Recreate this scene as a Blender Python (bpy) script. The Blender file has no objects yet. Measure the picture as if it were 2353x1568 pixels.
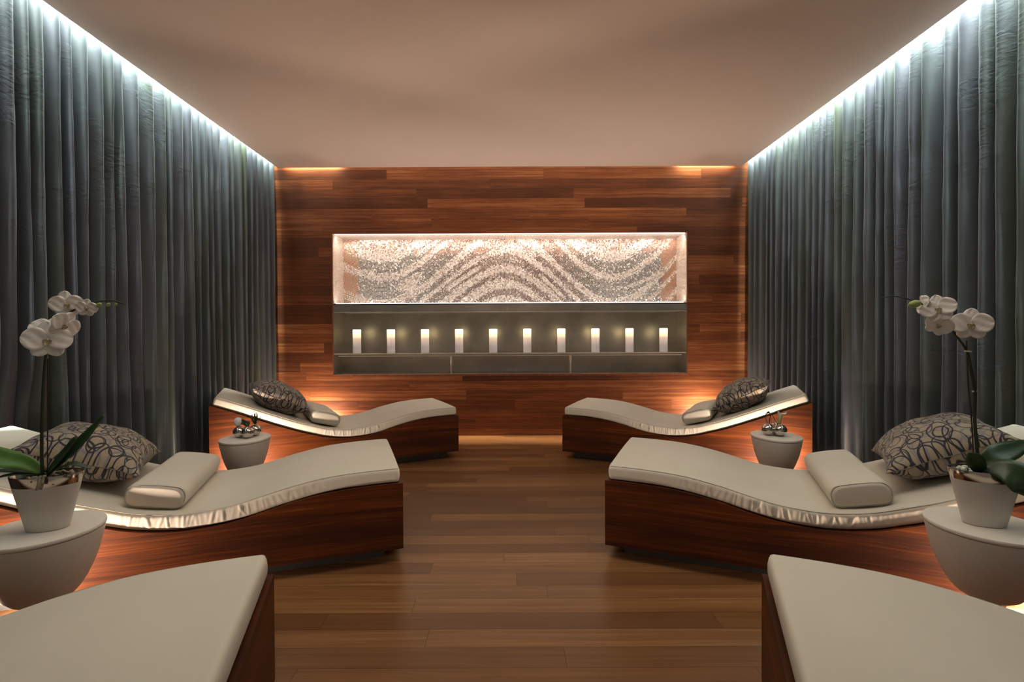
import bpy, math, random
import numpy as np
from mathutils import Vector, Matrix, Euler, noise

R = math.radians
PI = math.pi
sc = bpy.context.scene
col = sc.collection
rnd = random.Random(7)

# ------------------------------------------------------------------ camera, world, lights, exposure
F_PX = 1135.34
cam_data = bpy.data.cameras.new('camera')
cam_data.sensor_width = 36.0
cam_data.lens = F_PX / 2353 * 36.0
cam_data.clip_start = 0.02
cam = bpy.data.objects.new('camera', cam_data)
col.objects.link(cam)
pitch = math.atan(15 / F_PX)
cam.matrix_world = Matrix.Translation((0, 0, 1.13)) @ Matrix.Rotation(PI/2 - pitch, 4, 'X') @ Matrix.Rotation(-0.00455, 4, 'Z')
sc.camera = cam

sc.view_settings.view_transform = 'Standard'
sc.view_settings.look = 'None'
sc.view_settings.gamma = 1
sc.view_settings.use_curve_mapping = False
sc.view_settings.exposure = 0.0

world = bpy.data.worlds.new('world')
sc.world = world
world.use_nodes = True
world.node_tree.nodes['Background'].inputs[0].default_value = (1.0, 0.82, 0.68, 1)
world.node_tree.nodes['Background'].inputs[1].default_value = 0.13

def area_light(name, loc, rot, sx, sy, power, color, spread=180):
    d = bpy.data.lights.new(name, 'AREA')
    d.shape = 'RECTANGLE'; d.size = sx; d.size_y = sy
    d.energy = power; d.color = color; d.spread = R(spread)
    o = bpy.data.objects.new(name, d); col.objects.link(o)
    o.location = loc; o.rotation_euler = rot
    return o

def spot_light(name, loc, target, power, color, angle=90, blend=0.6, radius=0.03):
    d = bpy.data.lights.new(name, 'SPOT')
    d.energy = power; d.color = color; d.spot_size = R(angle); d.spot_blend = blend; d.shadow_soft_size = radius
    o = bpy.data.objects.new(name, d); col.objects.link(o)
    o.location = loc
    o.rotation_euler = (Vector(target) - Vector(loc)).to_track_quat('-Z', 'Y').to_euler()
    return o

ROOM_H = 2.98
WALL_Y = 5.517
# added soft overhead fill to brighten the loungers, out of view, no fixture known
area_light('overhead_fill', (0, 2.0, 2.95), (0, 0, 0), 3.2, 1.2, 26, (1.0, 0.89, 0.735), 140)
# light of the cove strips above the curtains
COOL = (0.88, 1.0, 0.95)
area_light('cove_light_left', (-2.575, 1.65, 3.29), (0, R(10), 0), 0.01, 6.1, 215, COOL, 110)
area_light('cove_light_left_low', (-2.584, 2.2, 3.10), (0, R(50), 0), 0.012, 6.5, 225, COOL, 120)
area_light('cove_light_right', (2.548, 1.65, 3.29), (0, R(-10), 0), 0.01, 6.1, 215, COOL, 110)
area_light('cove_light_right_low', (2.560, 2.2, 3.10), (0, R(-50), 0), 0.012, 6.5, 225, COOL, 120)
# light of the niche strips: top washing down, ledge washing up
area_light('niche_light_top', (-0.02, 5.575, 2.243), (R(28), 0, 0), 3.9, 0.03, 17, (1.0, 0.86, 0.76))
area_light('niche_light_ledge', (-0.02, 5.56, 1.492), (R(180 - 20), 0, 0), 3.9, 0.02, 9, (1.0, 0.92, 0.85))
# warm uplights on the floor behind the tables and behind the far loungers
WARM = (1.0, 0.77, 0.61)
UPLIGHTS = [(-1.95, 3.50), (1.94, 3.50), (-2.02, 1.76), (2.02, 1.76), (-2.14, 5.36), (2.12, 5.36)]
UP_POWER = [60, 60, 84, 84, 30, 30]
for k, ((x, y), pw) in enumerate(zip(UPLIGHTS, UP_POWER)):
    if k < 4:   # aimed at the side of the chaise beside the table
        spot_light('floor_lamp_light', (x, y, .085), (x - math.copysign(.20 if k > 1 else .02, x), y + .45, .24), pw, WARM, 142 if k > 1 else 160, 0.8, 0.035)
    else:       # bare lamps low behind the far chaises
        d = bpy.data.lights.new('floor_lamp_light', 'POINT')
        d.energy = pw; d.color = WARM; d.shadow_soft_size = 0.03
        o = bpy.data.objects.new('floor_lamp_light', d); col.objects.link(o)
        o.location = (x, y, 0.15)
# small accents grazing the top corners of the wooden wall
for x in (-2.2, 2.15):
    area_light('wall_grazer_light', (x, 5.484, 3.045), (R(25), 0, 0), 0.6, 0.012, 3.4, (1.0, 0.92, 0.72), 170)

# slot light in the gap between ceiling and wooden wall, washing the boards at its foot
area_light('slot_light', (-0.02, 5.502, 3.20), (R(-3), 0, 0), 4.6, 0.01, 18, (1.0, 0.84, 0.64), 15)

# ------------------------------------------------------------------ material helpers
def new_mat(name):
    m = bpy.data.materials.new(name); m.use_nodes = True
    nt = m.node_tree
    return m, nt, nt.nodes['Principled BSDF']

class NB:
    """tiny node builder"""
    def __init__(s, nt): s.nt = nt
    def n(s, typ, **kw):
        nd = s.nt.nodes.new(typ)
        for k, v in kw.items(): setattr(nd, k, v)
        return nd
    def link(s, a, b): s.nt.links.new(a, b)
    def put(s, sock, v):
        if hasattr(v, 'is_output') or isinstance(v, bpy.types.NodeSocket): s.link(v, sock)
        else: sock.default_value = v
    def math(s, op, a, b=0.0, c=0.0, clamp=False):
        nd = s.n('ShaderNodeMath', operation=op); nd.use_clamp = clamp
        s.put(nd.inputs[0], a); s.put(nd.inputs[1], b); s.put(nd.inputs[2], c)
        return nd.outputs[0]
    def comb(s, x, y, z):
        nd = s.n('ShaderNodeCombineXYZ')
        s.put(nd.inputs[0], x); s.put(nd.inputs[1], y); s.put(nd.inputs[2], z)
        return nd.outputs[0]
    def noise(s, vec, scale=1.0, detail=2.0, rough=0.5, dim='3D', dist=0.0):
        nd = s.n('ShaderNodeTexNoise', noise_dimensions=dim)
        s.put(nd.inputs['Vector'], vec)
        nd.inputs['Scale'].default_value = scale; nd.inputs['Detail'].default_value = detail
        nd.inputs['Roughness'].default_value = rough; nd.inputs['Distortion'].default_value = dist
        return nd.outputs['Fac']
    def white(s, vec):
        nd = s.n('ShaderNodeTexWhiteNoise', noise_dimensions='3D'); s.put(nd.inputs['Vector'], vec)
        return nd.outputs['Value']
    def ramp(s, fac, stops):
        nd = s.n('ShaderNodeValToRGB'); cr = nd.color_ramp
        while len(cr.elements) < len(stops): cr.elements.new(0.5)
        for e, (p, c) in zip(cr.elements, stops):
            e.position = p; e.color = (*c, 1) if len(c) == 3 else c
        s.put(nd.inputs[0], fac)
        return nd.outputs[0]
    def mix(s, fac, a, b, mode='MIX'):
        nd = s.n('ShaderNodeMix', data_type='RGBA', blend_type=mode)
        s.put(nd.inputs[0], fac)
        for sock, v in ((nd.inputs[6], a), (nd.inputs[7], b)):
            if isinstance(v, tuple): sock.default_value = (*v, 1) if len(v) == 3 else v
            else: s.link(v, sock)
        return nd.outputs[2]
    def sep(s, vec):
        nd = s.n('ShaderNodeSeparateXYZ'); s.put(nd.inputs[0], vec); return nd.outputs
    def bump(s, height, strength, dist, bsdf):
        nd = s.n('ShaderNodeBump'); nd.inputs['Strength'].default_value = strength
        nd.inputs['Distance'].default_value = dist
        s.put(nd.inputs['Height'], height); s.link(nd.outputs[0], bsdf.inputs['Normal'])
        return nd.outputs[0]

def simple(name, color, rough=0.5, metal=0.0, noise_amt=0.0, noise_scale=20, bump=0.0, spec=None, **kw):
    m, nt, b = new_mat(name); nb = NB(nt)
    b.inputs['Roughness'].default_value = rough; b.inputs['Metallic'].default_value = metal
    tc = nb.n('ShaderNodeTexCoord')
    f = nb.noise(tc.outputs['Object'], noise_scale, 3)
    lo = tuple(max(0, c*(1-noise_amt)) for c in color); hi = tuple(min(1, c*(1+noise_amt)) for c in color)
    b.inputs['Base Color'].default_value = (*color, 1)
    if noise_amt: nb.link(nb.ramp(f, [(0.3, lo), (0.7, hi)]), b.inputs['Base Color'])
    if bump: nb.bump(f, bump, 0.01, b)
    if spec is not None: b.inputs['Specular IOR Level'].default_value = spec
    for k, v in kw.items(): b.inputs[k].default_value = v
    return m

def wood_mat(name, along, across, plank, length, stops, rough=0.4, grain=1.0, idw=0.5, gap=0.02, coat=0.0, seed=0.0, offs=0.0, gapdark=0.35, spec=0.5):
    """boards laid along one object axis; plank=0 gives a plain veneer"""
    m, nt, b = new_mat(name); nb = NB(nt)
    tc = nb.n('ShaderNodeTexCoord'); xyz = nb.sep(tc.outputs['Object'])
    ax = {'x': xyz[0], 'y': xyz[1], 'z': xyz[2], 'xy': nb.math('ADD', xyz[0], xyz[1])}
    a, c = ax[along], ax[across]
    if plank:
        c0 = nb.math('ADD', c, offs)
        row = nb.math('FLOOR', nb.math('DIVIDE', c0, plank))
        rr = nb.white(nb.comb(row, 3.7 + seed, 1.3))
        a2 = nb.math('ADD', nb.math('DIVIDE', a, length), nb.math('MULTIPLY', rr, 7.0))
        cl = nb.math('FLOOR', a2)
        pid = nb.white(nb.comb(row, cl, 9.1 + seed))
        pid2 = nb.white(nb.comb(row, cl, 21.1 + seed))
        fc = nb.math('FRACT', nb.math('DIVIDE', c0, plank))
        e1 = nb.math('LESS_THAN', fc, gap)
        fa = nb.math('FRACT', a2)
        e2 = nb.math('LESS_THAN', fa, 0.0022 / length)
        edge = nb.math('MAXIMUM', e1, e2)
    else:
        pid = nb.math('ADD', 0.5, 0.0); pid2 = pid; edge = None
    seedv = nb.math('MULTIPLY', pid, 37.0)
    gm = nb.math('ADD', 0.35, nb.math('MULTIPLY', pid2, 1.0))
    wob = nb.math('MULTIPLY', nb.noise(nb.comb(nb.math('MULTIPLY', a, 1.3), nb.math('MULTIPLY', c, 4.0), seedv), 1.0, 2), 0.05)
    cw = nb.math('ADD', c, wob)
    g1 = nb.noise(nb.comb(nb.math('MULTIPLY', a, 0.7), nb.math('MULTIPLY', cw, 42.0), seedv), 1.0, 3, 0.55)
    g2 = nb.noise(nb.comb(nb.math('MULTIPLY', a, 5.0), nb.math('MULTIPLY', cw, 240.0), seedv), 1.0, 2, 0.6)
    g3 = nb.noise(nb.comb(nb.math('MULTIPLY', a, 2.2), nb.math('MULTIPLY', c, 7.0), seedv), 1.0, 2, 0.5)
    v = nb.math('MULTIPLY', nb.math('SUBTRACT', g1, 0.5), nb.math('MULTIPLY', gm, 1.0 * grain))
    v = nb.math('ADD', v, nb.math('MULTIPLY', nb.math('SUBTRACT', g2, 0.5), 0.66 * grain))
    v = nb.math('ADD', v, nb.math('MULTIPLY', nb.math('SUBTRACT', g3, 0.5), 0.42 * grain))
    v = nb.math('ADD', v, nb.math('MULTIPLY', nb.math('SUBTRACT', pid2, 0.5), idw))
    v = nb.math('ADD', v, 0.5, clamp=True)
    colr = nb.ramp(v, stops)
    if edge is not None:
        colr = nb.mix(edge, colr, nb.mix(1.0, colr, (gapdark,)*3, 'MULTIPLY'))
    nb.link(colr, b.inputs['Base Color'])
    rg = nb.math('ADD', rough - 0.06, nb.math('MULTIPLY', g2, 0.12))
    nb.link(rg, b.inputs['Roughness'])
    h = nb.math('MULTIPLY', g2, 0.3)
    if edge is not None: h = nb.math('SUBTRACT', h, edge)
    nb.bump(h, 0.12, 0.002, b)
    b.inputs['Specular IOR Level'].default_value = spec
    if coat:
        b.inputs['Coat Weight'].default_value = coat; b.inputs['Coat Roughness'].default_value = 0.22
    return m

SAPELE = [(0.0, (0.06, 0.020, 0.009)), (0.35, (0.16, 0.053, 0.021)), (0.6, (0.29, 0.092, 0.033)), (1.0, (0.54, 0.215, 0.080))]
M = {}
M['wall_wood'] = wood_mat('wall_wood', 'x', 'z', 0.107, 1.75, SAPELE, rough=0.42, spec=0.35, idw=0.45, offs=0.03, seed=4, gapdark=0.5)
M['floor_wood'] = wood_mat('floor_wood', 'x', 'y', 0.1105, 1.55,
    [(0.0, (0.085, 0.035, 0.012)), (0.4, (0.155, 0.068, 0.025)), (0.65, (0.215, 0.100, 0.037)), (1.0, (0.32, 0.165, 0.064))],
    rough=0.34, spec=0.35, idw=0.45, grain=0.75, seed=2, gap=0.022)
M['veneer'] = wood_mat('sapele_veneer', 'xy', 'z', 0, 1, [(0.0, (0.019, 0.0070, 0.0038)), (0.4, (0.047, 0.0138, 0.0056)), (0.65, (0.098, 0.0250, 0.0056)), (1.0, (0.22, 0.058, 0.0095))], rough=0.42, grain=1.0, spec=0.15)
M['trim_wood'] = simple('trim_wood', (0.26, 0.09, 0.045), 0.45, noise_amt=0.2, noise_scale=30)

def leather():
    m, nt, b = new_mat('cream_upholstery'); nb = NB(nt)
    tc = nb.n('ShaderNodeTexCoord')
    big = nb.noise(tc.outputs['Object'], 2.2, 3)
    fine = nb.noise(tc.outputs['Object'], 420, 2)
    nb.link(nb.ramp(big, [(0.3, (0.62, 0.58, 0.49)), (0.7, (0.67, 0.63, 0.54))]), b.inputs['Base Color'])
    b.inputs['Roughness'].default_value = 0.78
    b.inputs['Specular IOR Level'].default_value = 0.25
    soft = nb.noise(tc.outputs['Object'], 9, 3)
    nb.bump(nb.math('ADD', nb.math('MULTIPLY', fine, 0.08), soft), 0.14, 0.006, b)
    return m
M['leather'] = leather()
M['piping'] = simple('cream_piping', (0.50, 0.46, 0.38), 0.5)
M['paint_ceiling'] = simple('ceiling_paint', (0.72, 0.61, 0.53), 0.85, noise_amt=0.008, noise_scale=1.5)
M['paint_dark'] = simple('dark_paint', (0.06, 0.05, 0.045), 0.9)
M['plinth'] = simple('black_plinth', (0.018, 0.017, 0.016), 0.5, noise_amt=0.2)
M['table'] = simple('white_table_lacquer', (0.80, 0.76, 0.69), 0.42, noise_amt=0.015)
M['pot'] = simple('frosted_white_pot', (0.66, 0.63, 0.58), 0.28, noise_amt=0.01)
M['chrome'] = simple('chrome', (0.58, 0.54, 0.50), 0.05, 1.0)
M['band'] = simple('polished_band', (0.60, 0.54, 0.49), 0.16, 1.0)
M['bellows'] = simple('ribbed_metal', (0.55, 0.5, 0.46), 0.3, 1.0)
M['leaf'] = simple('orchid_leaf', (0.022, 0.052, 0.014), 0.38, noise_amt=0.3, noise_scale=14)
M['leaf_light'] = simple('orchid_leaf_light', (0.085, 0.20, 0.03), 0.40, noise_amt=0.2, noise_scale=14)
M['stem'] = simple('orchid_stem', (0.014, 0.024, 0.009), 0.5, noise_amt=0.3)
M['bud'] = simple('orchid_bud', (0.30, 0.38, 0.14), 0.45, noise_amt=0.2, noise_scale=40)
M['lip'] = simple('orchid_lip', (0.72, 0.58, 0.36), 0.5, noise_amt=0.5, noise_scale=120)
M['moss'] = simple('dried_moss', (0.20, 0.17, 0.12), 0.9, noise_amt=0.5, noise_scale=60, bump=0.4)
M['soil'] = simple('dark_soil', (0.02, 0.016, 0.012), 0.95, noise_amt=0.5, noise_scale=60, bump=0.5)
M['stone'] = simple('pale_gravel', (0.62, 0.66, 0.60), 0.35, noise_amt=0.15, noise_scale=50)
M['dark_stalk'] = simple('dark_stalk', (0.03, 0.018, 0.014), 0.35, noise_amt=0.3)
M['lamp_body'] = simple('lamp_housing', (0.05, 0.05, 0.05), 0.4, 0.6)

def petal():
    m, nt, b = new_mat('orchid_petal'); nb = NB(nt)
    tc = nb.n('ShaderNodeTexCoord')
    f = nb.noise(tc.outputs['Object'], 60, 3)
    nb.link(nb.ramp(f, [(0.3, (0.82, 0.79, 0.76)), (0.7, (0.87, 0.84, 0.81))]), b.inputs['Base Color'])
    b.inputs['Roughness'].default_value = 0.5
    b.inputs['Subsurface Weight'].default_value = 0.15
    b.inputs['Subsurface Radius'].default_value = (0.01, 0.008, 0.006)
    nb.bump(f, 0.08, 0.002, b)
    return m
M['petal'] = petal()

def emis(name, color, strength):
    m, nt, b = new_mat(name)
    b.inputs['Base Color'].default_value = (0.8, 0.8, 0.8, 1)
    b.inputs['Emission Color'].default_value = (*color, 1); b.inputs['Emission Strength'].default_value = strength
    return m
M['led'] = emis('led_strip_glow', (1.0, 0.95, 0.88), 2.2)
M['led_cool'] = emis('led_strip_cool', (0.9, 1.0, 0.97), 3.0)
M['lamp_lens'] = emis('lamp_lens_glow', (1.0, 0.75, 0.5), 12.0)

def candle_mat():
    m, nt, b = new_mat('candle_wax'); nb = NB(nt)
    tc = nb.n('ShaderNodeTexCoord'); z = nb.sep(tc.outputs['Object'])[2]
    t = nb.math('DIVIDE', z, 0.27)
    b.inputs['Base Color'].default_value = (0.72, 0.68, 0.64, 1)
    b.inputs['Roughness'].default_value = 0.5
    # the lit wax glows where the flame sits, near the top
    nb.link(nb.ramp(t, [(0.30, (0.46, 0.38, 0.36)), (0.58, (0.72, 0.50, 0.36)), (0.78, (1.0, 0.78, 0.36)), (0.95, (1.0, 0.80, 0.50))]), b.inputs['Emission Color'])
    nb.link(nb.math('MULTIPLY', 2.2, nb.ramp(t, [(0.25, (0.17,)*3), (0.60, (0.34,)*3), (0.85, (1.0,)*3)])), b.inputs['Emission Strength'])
    return m
M['candle'] = candle_mat()

def steel():
    m, nt, b = new_mat('blackened_steel'); nb = NB(nt)
    tc = nb.n('ShaderNodeTexCoord')
    f = nb.noise(tc.outputs['Object'], 1.8, 4, 0.6, dist=0.6)
    g = nb.noise(tc.outputs['Object'], 7.0, 4, 0.6)
    nb.link(nb.ramp(f, [(0.3, (0.40, 0.375, 0.33)), (0.7, (0.62, 0.575, 0.50))]), b.inputs['Base Color'])
    b.inputs['Metallic'].default_value = 0.72
    nb.link(nb.math('ADD', 0.24, nb.math('MULTIPLY', g, 0.20)), b.inputs['Roughness'])
    return m
M['steel'] = steel()
M['steel_edge'] = simple('brushed_steel_edge', (0.85, 0.76, 0.66), 0.42, 0.55, noise_amt=0.1)
M['etched'] = simple('etched_mark', (0.62, 0.58, 0.56), 0.6, 0.2)

def curtain_mat():
    m, nt, b = new_mat('satin_curtain'); nb = NB(nt)
    tc = nb.n('ShaderNodeTexCoord'); xyz = nb.sep(tc.outputs['Object'])
    f = nb.noise(nb.comb(nb.math('MULTIPLY', xyz[1], 7.0), nb.math('MULTIPLY', xyz[2], 0.5), xyz[0]), 1.0, 3)
    nb.link(nb.ramp(f, [(0.25, (0.056, 0.068, 0.044)), (0.5, (0.056, 0.066, 0.072)), (0.75, (0.066, 0.066, 0.086))]), b.inputs['Base Color'])
    b.inputs['Roughness'].default_value = 0.42
    b.inputs['Specular IOR Level'].default_value = 0.35
    b.inputs['Sheen Weight'].default_value = 0.05
    b.inputs['Sheen Roughness'].default_value = 0.35
    b.inputs['Sheen Tint'].default_value = (0.85, 0.92, 0.85, 1)
    w1 = nb.noise(nb.comb(nb.math('MULTIPLY', xyz[1], 10.0), nb.math('MULTIPLY', xyz[2], 26.0), nb.math('MULTIPLY', xyz[0], 20.0)), 1.0, 3, 0.6, dist=0.8)
    w2 = nb.noise(nb.comb(nb.math('MULTIPLY', xyz[1], 60.0), nb.math('MULTIPLY', xyz[2], 6.0), xyz[0]), 1.0, 3, 0.6)
    weave = nb.noise(nb.comb(nb.math('MULTIPLY', xyz[1], 900.0), nb.math('MULTIPLY', xyz[2], 900.0), xyz[0]), 1.0, 1)
    mask = nb.ramp(nb.noise(tc.outputs['Object'], 2.6, 2), [(0.45, (0, 0, 0)), (0.65, (1, 1, 1))])
    h = nb.math('ADD', nb.math('MULTIPLY', nb.math('MULTIPLY', w1, mask), 1.0), nb.math('ADD', nb.math('MULTIPLY', w2, 0.5), nb.math('MULTIPLY', weave, 0.03)))
    nb.bump(h, 0.24, 0.012, b)
    return m
M['curtain'] = curtain_mat()

def mosaic_mat():
    m, nt, b = new_mat('mosaic_tile'); nb = NB(nt)
    at = nb.n('ShaderNodeVertexColor', layer_name='tile')
    nb.link(at.outputs[0], b.inputs['Base Color'])
    b.inputs['Roughness'].default_value = 0.22
    b.inputs['Metallic'].default_value = 0.35
    b.inputs['Specular IOR Level'].default_value = 0.6
    return m
M['mosaic'] = mosaic_mat()
M['grout'] = simple('pale_grout', (0.80, 0.70, 0.62), 0.8, noise_amt=0.08, noise_scale=90)

def scroll_fabric():
    m, nt, b = new_mat('scroll_ring_fabric'); nb = NB(nt)
    uv = nb.n('ShaderNodeUVMap'); uvs = nb.sep(uv.outputs[0])
    wx = nb.noise(uv.outputs[0], 3.0, 2); wy = nb.noise(nb.comb(uvs[1], uvs[0], 4.0), 3.0, 2)
    u = nb.math('ADD', uvs[0], nb.math('MULTIPLY', nb.math('SUBTRACT', wx, 0.5), 0.09))
    v = nb.math('ADD', uvs[1], nb.math('MULTIPLY', nb.math('SUBTRACT', wy, 0.5), 0.09))
    def ring(scale, du, dv, r, w, sx=1.0, sy=1.0, rand=0.35):
        vo = nb.n('ShaderNodeTexVoronoi', voronoi_dimensions='2D', feature='F1')
        vo.inputs['Scale'].default_value = scale; vo.inputs['Randomness'].default_value = rand
        nb.link(nb.comb(nb.math('MULTIPLY', nb.math('ADD', u, du), sx), nb.math('MULTIPLY', nb.math('ADD', v, dv), sy), 0.0), vo.inputs['Vector'])
        d = nb.math('ABSOLUTE', nb.math('SUBTRACT', vo.outputs['Distance'], r))
        return nb.math('SUBTRACT', 1.0, nb.math('DIVIDE', d, w), clamp=True)
    dark = nb.math('MAXIMUM', ring(3.3, 0.0, 0.0, 0.30, 0.042, 1.0, 1.15), ring(2.3, 0.13, 0.21, 0.36, 0.029, 1.15, 1.0))
    dark = nb.math('MAXIMUM', dark, ring(2.6, 0.31, 0.07, 0.43, 0.031, 1.0, 1.1, 0.5))
    dark = nb.math('MAXIMUM', dark, ring(4.1, 0.47, 0.18, 0.36, 0.034, 1.1, 1.0, 0.5))
    dark = nb.math('MULTIPLY', dark, 2.2, clamp=True)
    grey = nb.math('MAXIMUM', ring(3.0, 0.05, 0.33, 0.34, 0.05, 1.2, 1.0), ring(2.5, 0.41, 0.47, 0.40, 0.045, 1.0, 1.2, 0.5))
    grey = nb.math('MULTIPLY', grey, 1.6, clamp=True)
    rib = nb.n('ShaderNodeTexWave'); rib.inputs['Scale'].default_value = 38; rib.inputs['Distortion'].default_value = 1.0
    nb.link(uv.outputs[0], rib.inputs['Vector'])
    base = nb.mix(rib.outputs['Fac'], (0.30, 0.25, 0.175), (0.40, 0.335, 0.235))
    c = nb.mix(grey, base, (0.22, 0.215, 0.23))
    c = nb.mix(dark, c, (0.020, 0.017, 0.030))
    nb.link(c, b.inputs['Base Color'])
    b.inputs['Roughness'].default_value = 0.75
    b.inputs['Sheen Weight'].default_value = 0.15
    wr = nb.noise(nb.comb(nb.math('MULTIPLY', uvs[0], 9.0), nb.math('MULTIPLY', uvs[1], 9.0), 0.0), 1.0, 3, 0.6, dist=1.0)
    h = nb.math('ADD', nb.math('MULTIPLY', dark, 0.35), nb.math('ADD', nb.math('MULTIPLY', grey, 0.2), nb.math('ADD', nb.math('MULTIPLY', wr, 1.6), nb.math('MULTIPLY', rib.outputs['Fac'], 0.06))))
    nb.bump(h, 0.6, 0.01, b)
    return m
M['scroll'] = scroll_fabric()

# ------------------------------------------------------------------ mesh helpers
class MB:
    def __init__(s): s.v = []; s.f = []; s.mi = []; s.cur = 0
    def add(s, vs, fs):
        o = len(s.v); s.v.extend([tuple(p) for p in vs]); s.f.extend([tuple(i + o for i in f) for f in fs]); s.mi.extend([s.cur]*len(fs))
    def box(s, x0, x1, y0, y1, z0, z1):
        vs = [(x, y, z) for z in (z0, z1) for y in (y0, y1) for x in (x0, x1)]
        s.add(vs, [(0, 2, 3, 1), (4, 5, 7, 6), (0, 1, 5, 4), (2, 6, 7, 3), (0, 4, 6, 2), (1, 3, 7, 5)])
    def grid(s, rows, close_u=False, close_v=False):
        n, m = len(rows), len(rows[0]); vs = [p for r in rows for p in r]; fs = []
        for i in range(n if close_u else n - 1):
            for j in range(m if close_v else m - 1):
                a = i*m + j; b_ = i*m + (j+1) % m; c = ((i+1) % n)*m + (j+1) % m; d = ((i+1) % n)*m + j
                fs.append((a, b_, c, d))
        s.add(vs, fs)
    def cap(s, ring, flip=False):
        idx = list(range(len(ring)))
        s.add(ring, [tuple(reversed(idx)) if flip else tuple(idx)])
    def tube(s, pts, r, seg=8, closed=False, caps=True):
        pts = [Vector(p) for p in pts]; n = len(pts); rows = []
        rr = r if hasattr(r, '__len__') else [r]*n
        up = Vector((0, 0, 1)); nrm = None
        for i, p in enumerate(pts):
            if closed: t = (pts[(i+1) % n] - pts[i-1])
            else: t = pts[min(i+1, n-1)] - pts[max(i-1, 0)]
            t.normalize()
            if nrm is None:
                nrm = t.cross(up)
                if nrm.length < 0.1: nrm = t.cross(Vector((1, 0, 0)))
                nrm.normalize()
            else:
                nrm = (nrm - t*nrm.dot(t)).normalized()
            bn = t.cross(nrm)
            rows.append([tuple(p + (nrm*math.cos(k*2*PI/seg) + bn*math.sin(k*2*PI/seg))*rr[i]) for k in range(seg)])
        s.grid(rows, closed, True)
        if caps and not closed: s.cap(rows[0]); s.cap(rows[-1], True)
    def lathe(s, prof, seg=48, cx=0, cy=0, ex=1.0, ey=1.0, rot=0.0):
        rows = []
        cr, sr = math.cos(rot), math.sin(rot)
        for r, z in prof:
            row = []
            for k in range(seg):
                a = 2*PI*k/seg; x = r*ex*math.cos(a); y = r*ey*math.sin(a)
                row.append((cx + x*cr - y*sr, cy + x*sr + y*cr, z))
            rows.append(row)
        s.grid(rows, False, True)
        if prof[0][0] > 1e-6: s.cap(rows[0], True)
        if prof[-1][0] > 1e-6: s.cap(rows[-1])
    def build(s, name, mat, parent=None, smooth=True, angle=35, bevel=0.0, weld=True, loc=None):
        me = bpy.data.meshes.new(name); me.from_pydata(s.v, [], s.f)
        mats = mat if isinstance(mat, (list, tuple)) else [mat]
        for mm in mats: me.materials.append(mm)
        if len(mats) > 1: me.polygons.foreach_set('material_index', s.mi)
        import bmesh
        bm = bmesh.new(); bm.from_mesh(me)
        if weld: bmesh.ops.remove_doubles(bm, verts=bm.verts, dist=1e-5)
        bmesh.ops.recalc_face_normals(bm, faces=bm.faces)
        if bevel:
            es = [e for e in bm.edges if len(e.link_faces) == 2 and e.calc_face_angle(0) > R(40)]
            bmesh.ops.bevel(bm, geom=es, offset=bevel, segments=2, affect='EDGES', profile=0.6)
        bm.to_mesh(me); bm.free()
        o = bpy.data.objects.new(name, me); col.objects.link(o)
        if smooth:
            me.polygons.foreach_set('use_smooth', [True]*len(me.polygons))
            me.set_sharp_from_angle(angle=R(angle))
        if parent: o.parent = parent
        if loc: o.location = loc
        return o

def tag(o, label=None, cat=None, group=None, kind=None):
    if label: o['label'] = label
    if cat: o['category'] = cat
    if group: o['group'] = group
    if kind: o['kind'] = kind
    return o
def empty(name, loc=(0, 0, 0), rot=(0, 0, 0)):
    o = bpy.data.objects.new(name, None); o.empty_display_size = 0.1
    col.objects.link(o); o.location = loc; o.rotation_euler = rot
    return o
def copy_tree(o, parent=None):
    c = o.copy(); col.objects.link(c); c.parent = parent
    for ch in list(o.children): copy_tree(ch, c)
    return c

def catmull(xs, ys, x):
    i = max(0, min(len(xs)-2, int(np.searchsorted(xs, x)) - 1))
    def slope(k):
        if k == 0: return (ys[1]-ys[0])/(xs[1]-xs[0])
        if k == len(xs)-1: return (ys[-1]-ys[-2])/(xs[-1]-xs[-2])
        return (ys[k+1]-ys[k-1])/(xs[k+1]-xs[k-1])
    h = xs[i+1]-xs[i]; t = (x-xs[i])/h
    return ((2*t**3-3*t**2+1)*ys[i] + (t**3-2*t**2+t)*h*slope(i) + (-2*t**3+3*t**2)*ys[i+1] + (t**3-t**2)*h*slope(i+1))
def spline_pts(ctrl, n):
    ctrl = [np.array(c, float) for c in ctrl]; out = []
    ts = np.linspace(0, len(ctrl)-1, n); xs = list(range(len(ctrl)))
    for t in ts: out.append(tuple(catmull(xs, [c[k] for c in ctrl], t) for k in range(len(ctrl[0]))))
    return out

# ------------------------------------------------------------------ the room
XL, XR = -2.80, 2.77          # side walls behind the curtains
CL, CR_ = -2.572, 2.545       # ceiling edges
NX0, NX1, NZ0, NZ1 = -1.995, 1.953, 0.690, 2.258
Y0 = -1.6
b = MB(); b.box(XL - .1, XR + .1, Y0, WALL_Y + .4, -0.10, 0.0)
tag(b.build('floor', M['floor_wood'], smooth=False), kind='structure')
b = MB()
for box in ((XL - .1, NX0, 0, 3.48), (NX1, XR + .1, 0, 3.48), (NX0, NX1, 0, NZ0), (NX0, NX1, NZ1, 3.48)):
    b.box(box[0], box[1], WALL_Y, WALL_Y + 0.40, box[2], box[3])
tag(b.build('wall_back', M['wall_wood'], smooth=False, weld=False), kind='structure')
b = MB(); b.box(XL - .1, XL, Y0, WALL_Y, 0, 3.48); tag(b.build('wall_left', M['paint_dark'], smooth=False), kind='structure')
b = MB(); b.box(XR, XR + .1, Y0, WALL_Y, 0, 3.48); tag(b.build('wall_right', M['paint_dark'], smooth=False), kind='structure')
b = MB()
b.box(CL, CR_, Y0, WALL_Y - 0.045, ROOM_H, ROOM_H + 0.05)
b.box(XL - .1, XR + .1, Y0, WALL_Y + .4, 3.48, 3.54)
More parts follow.
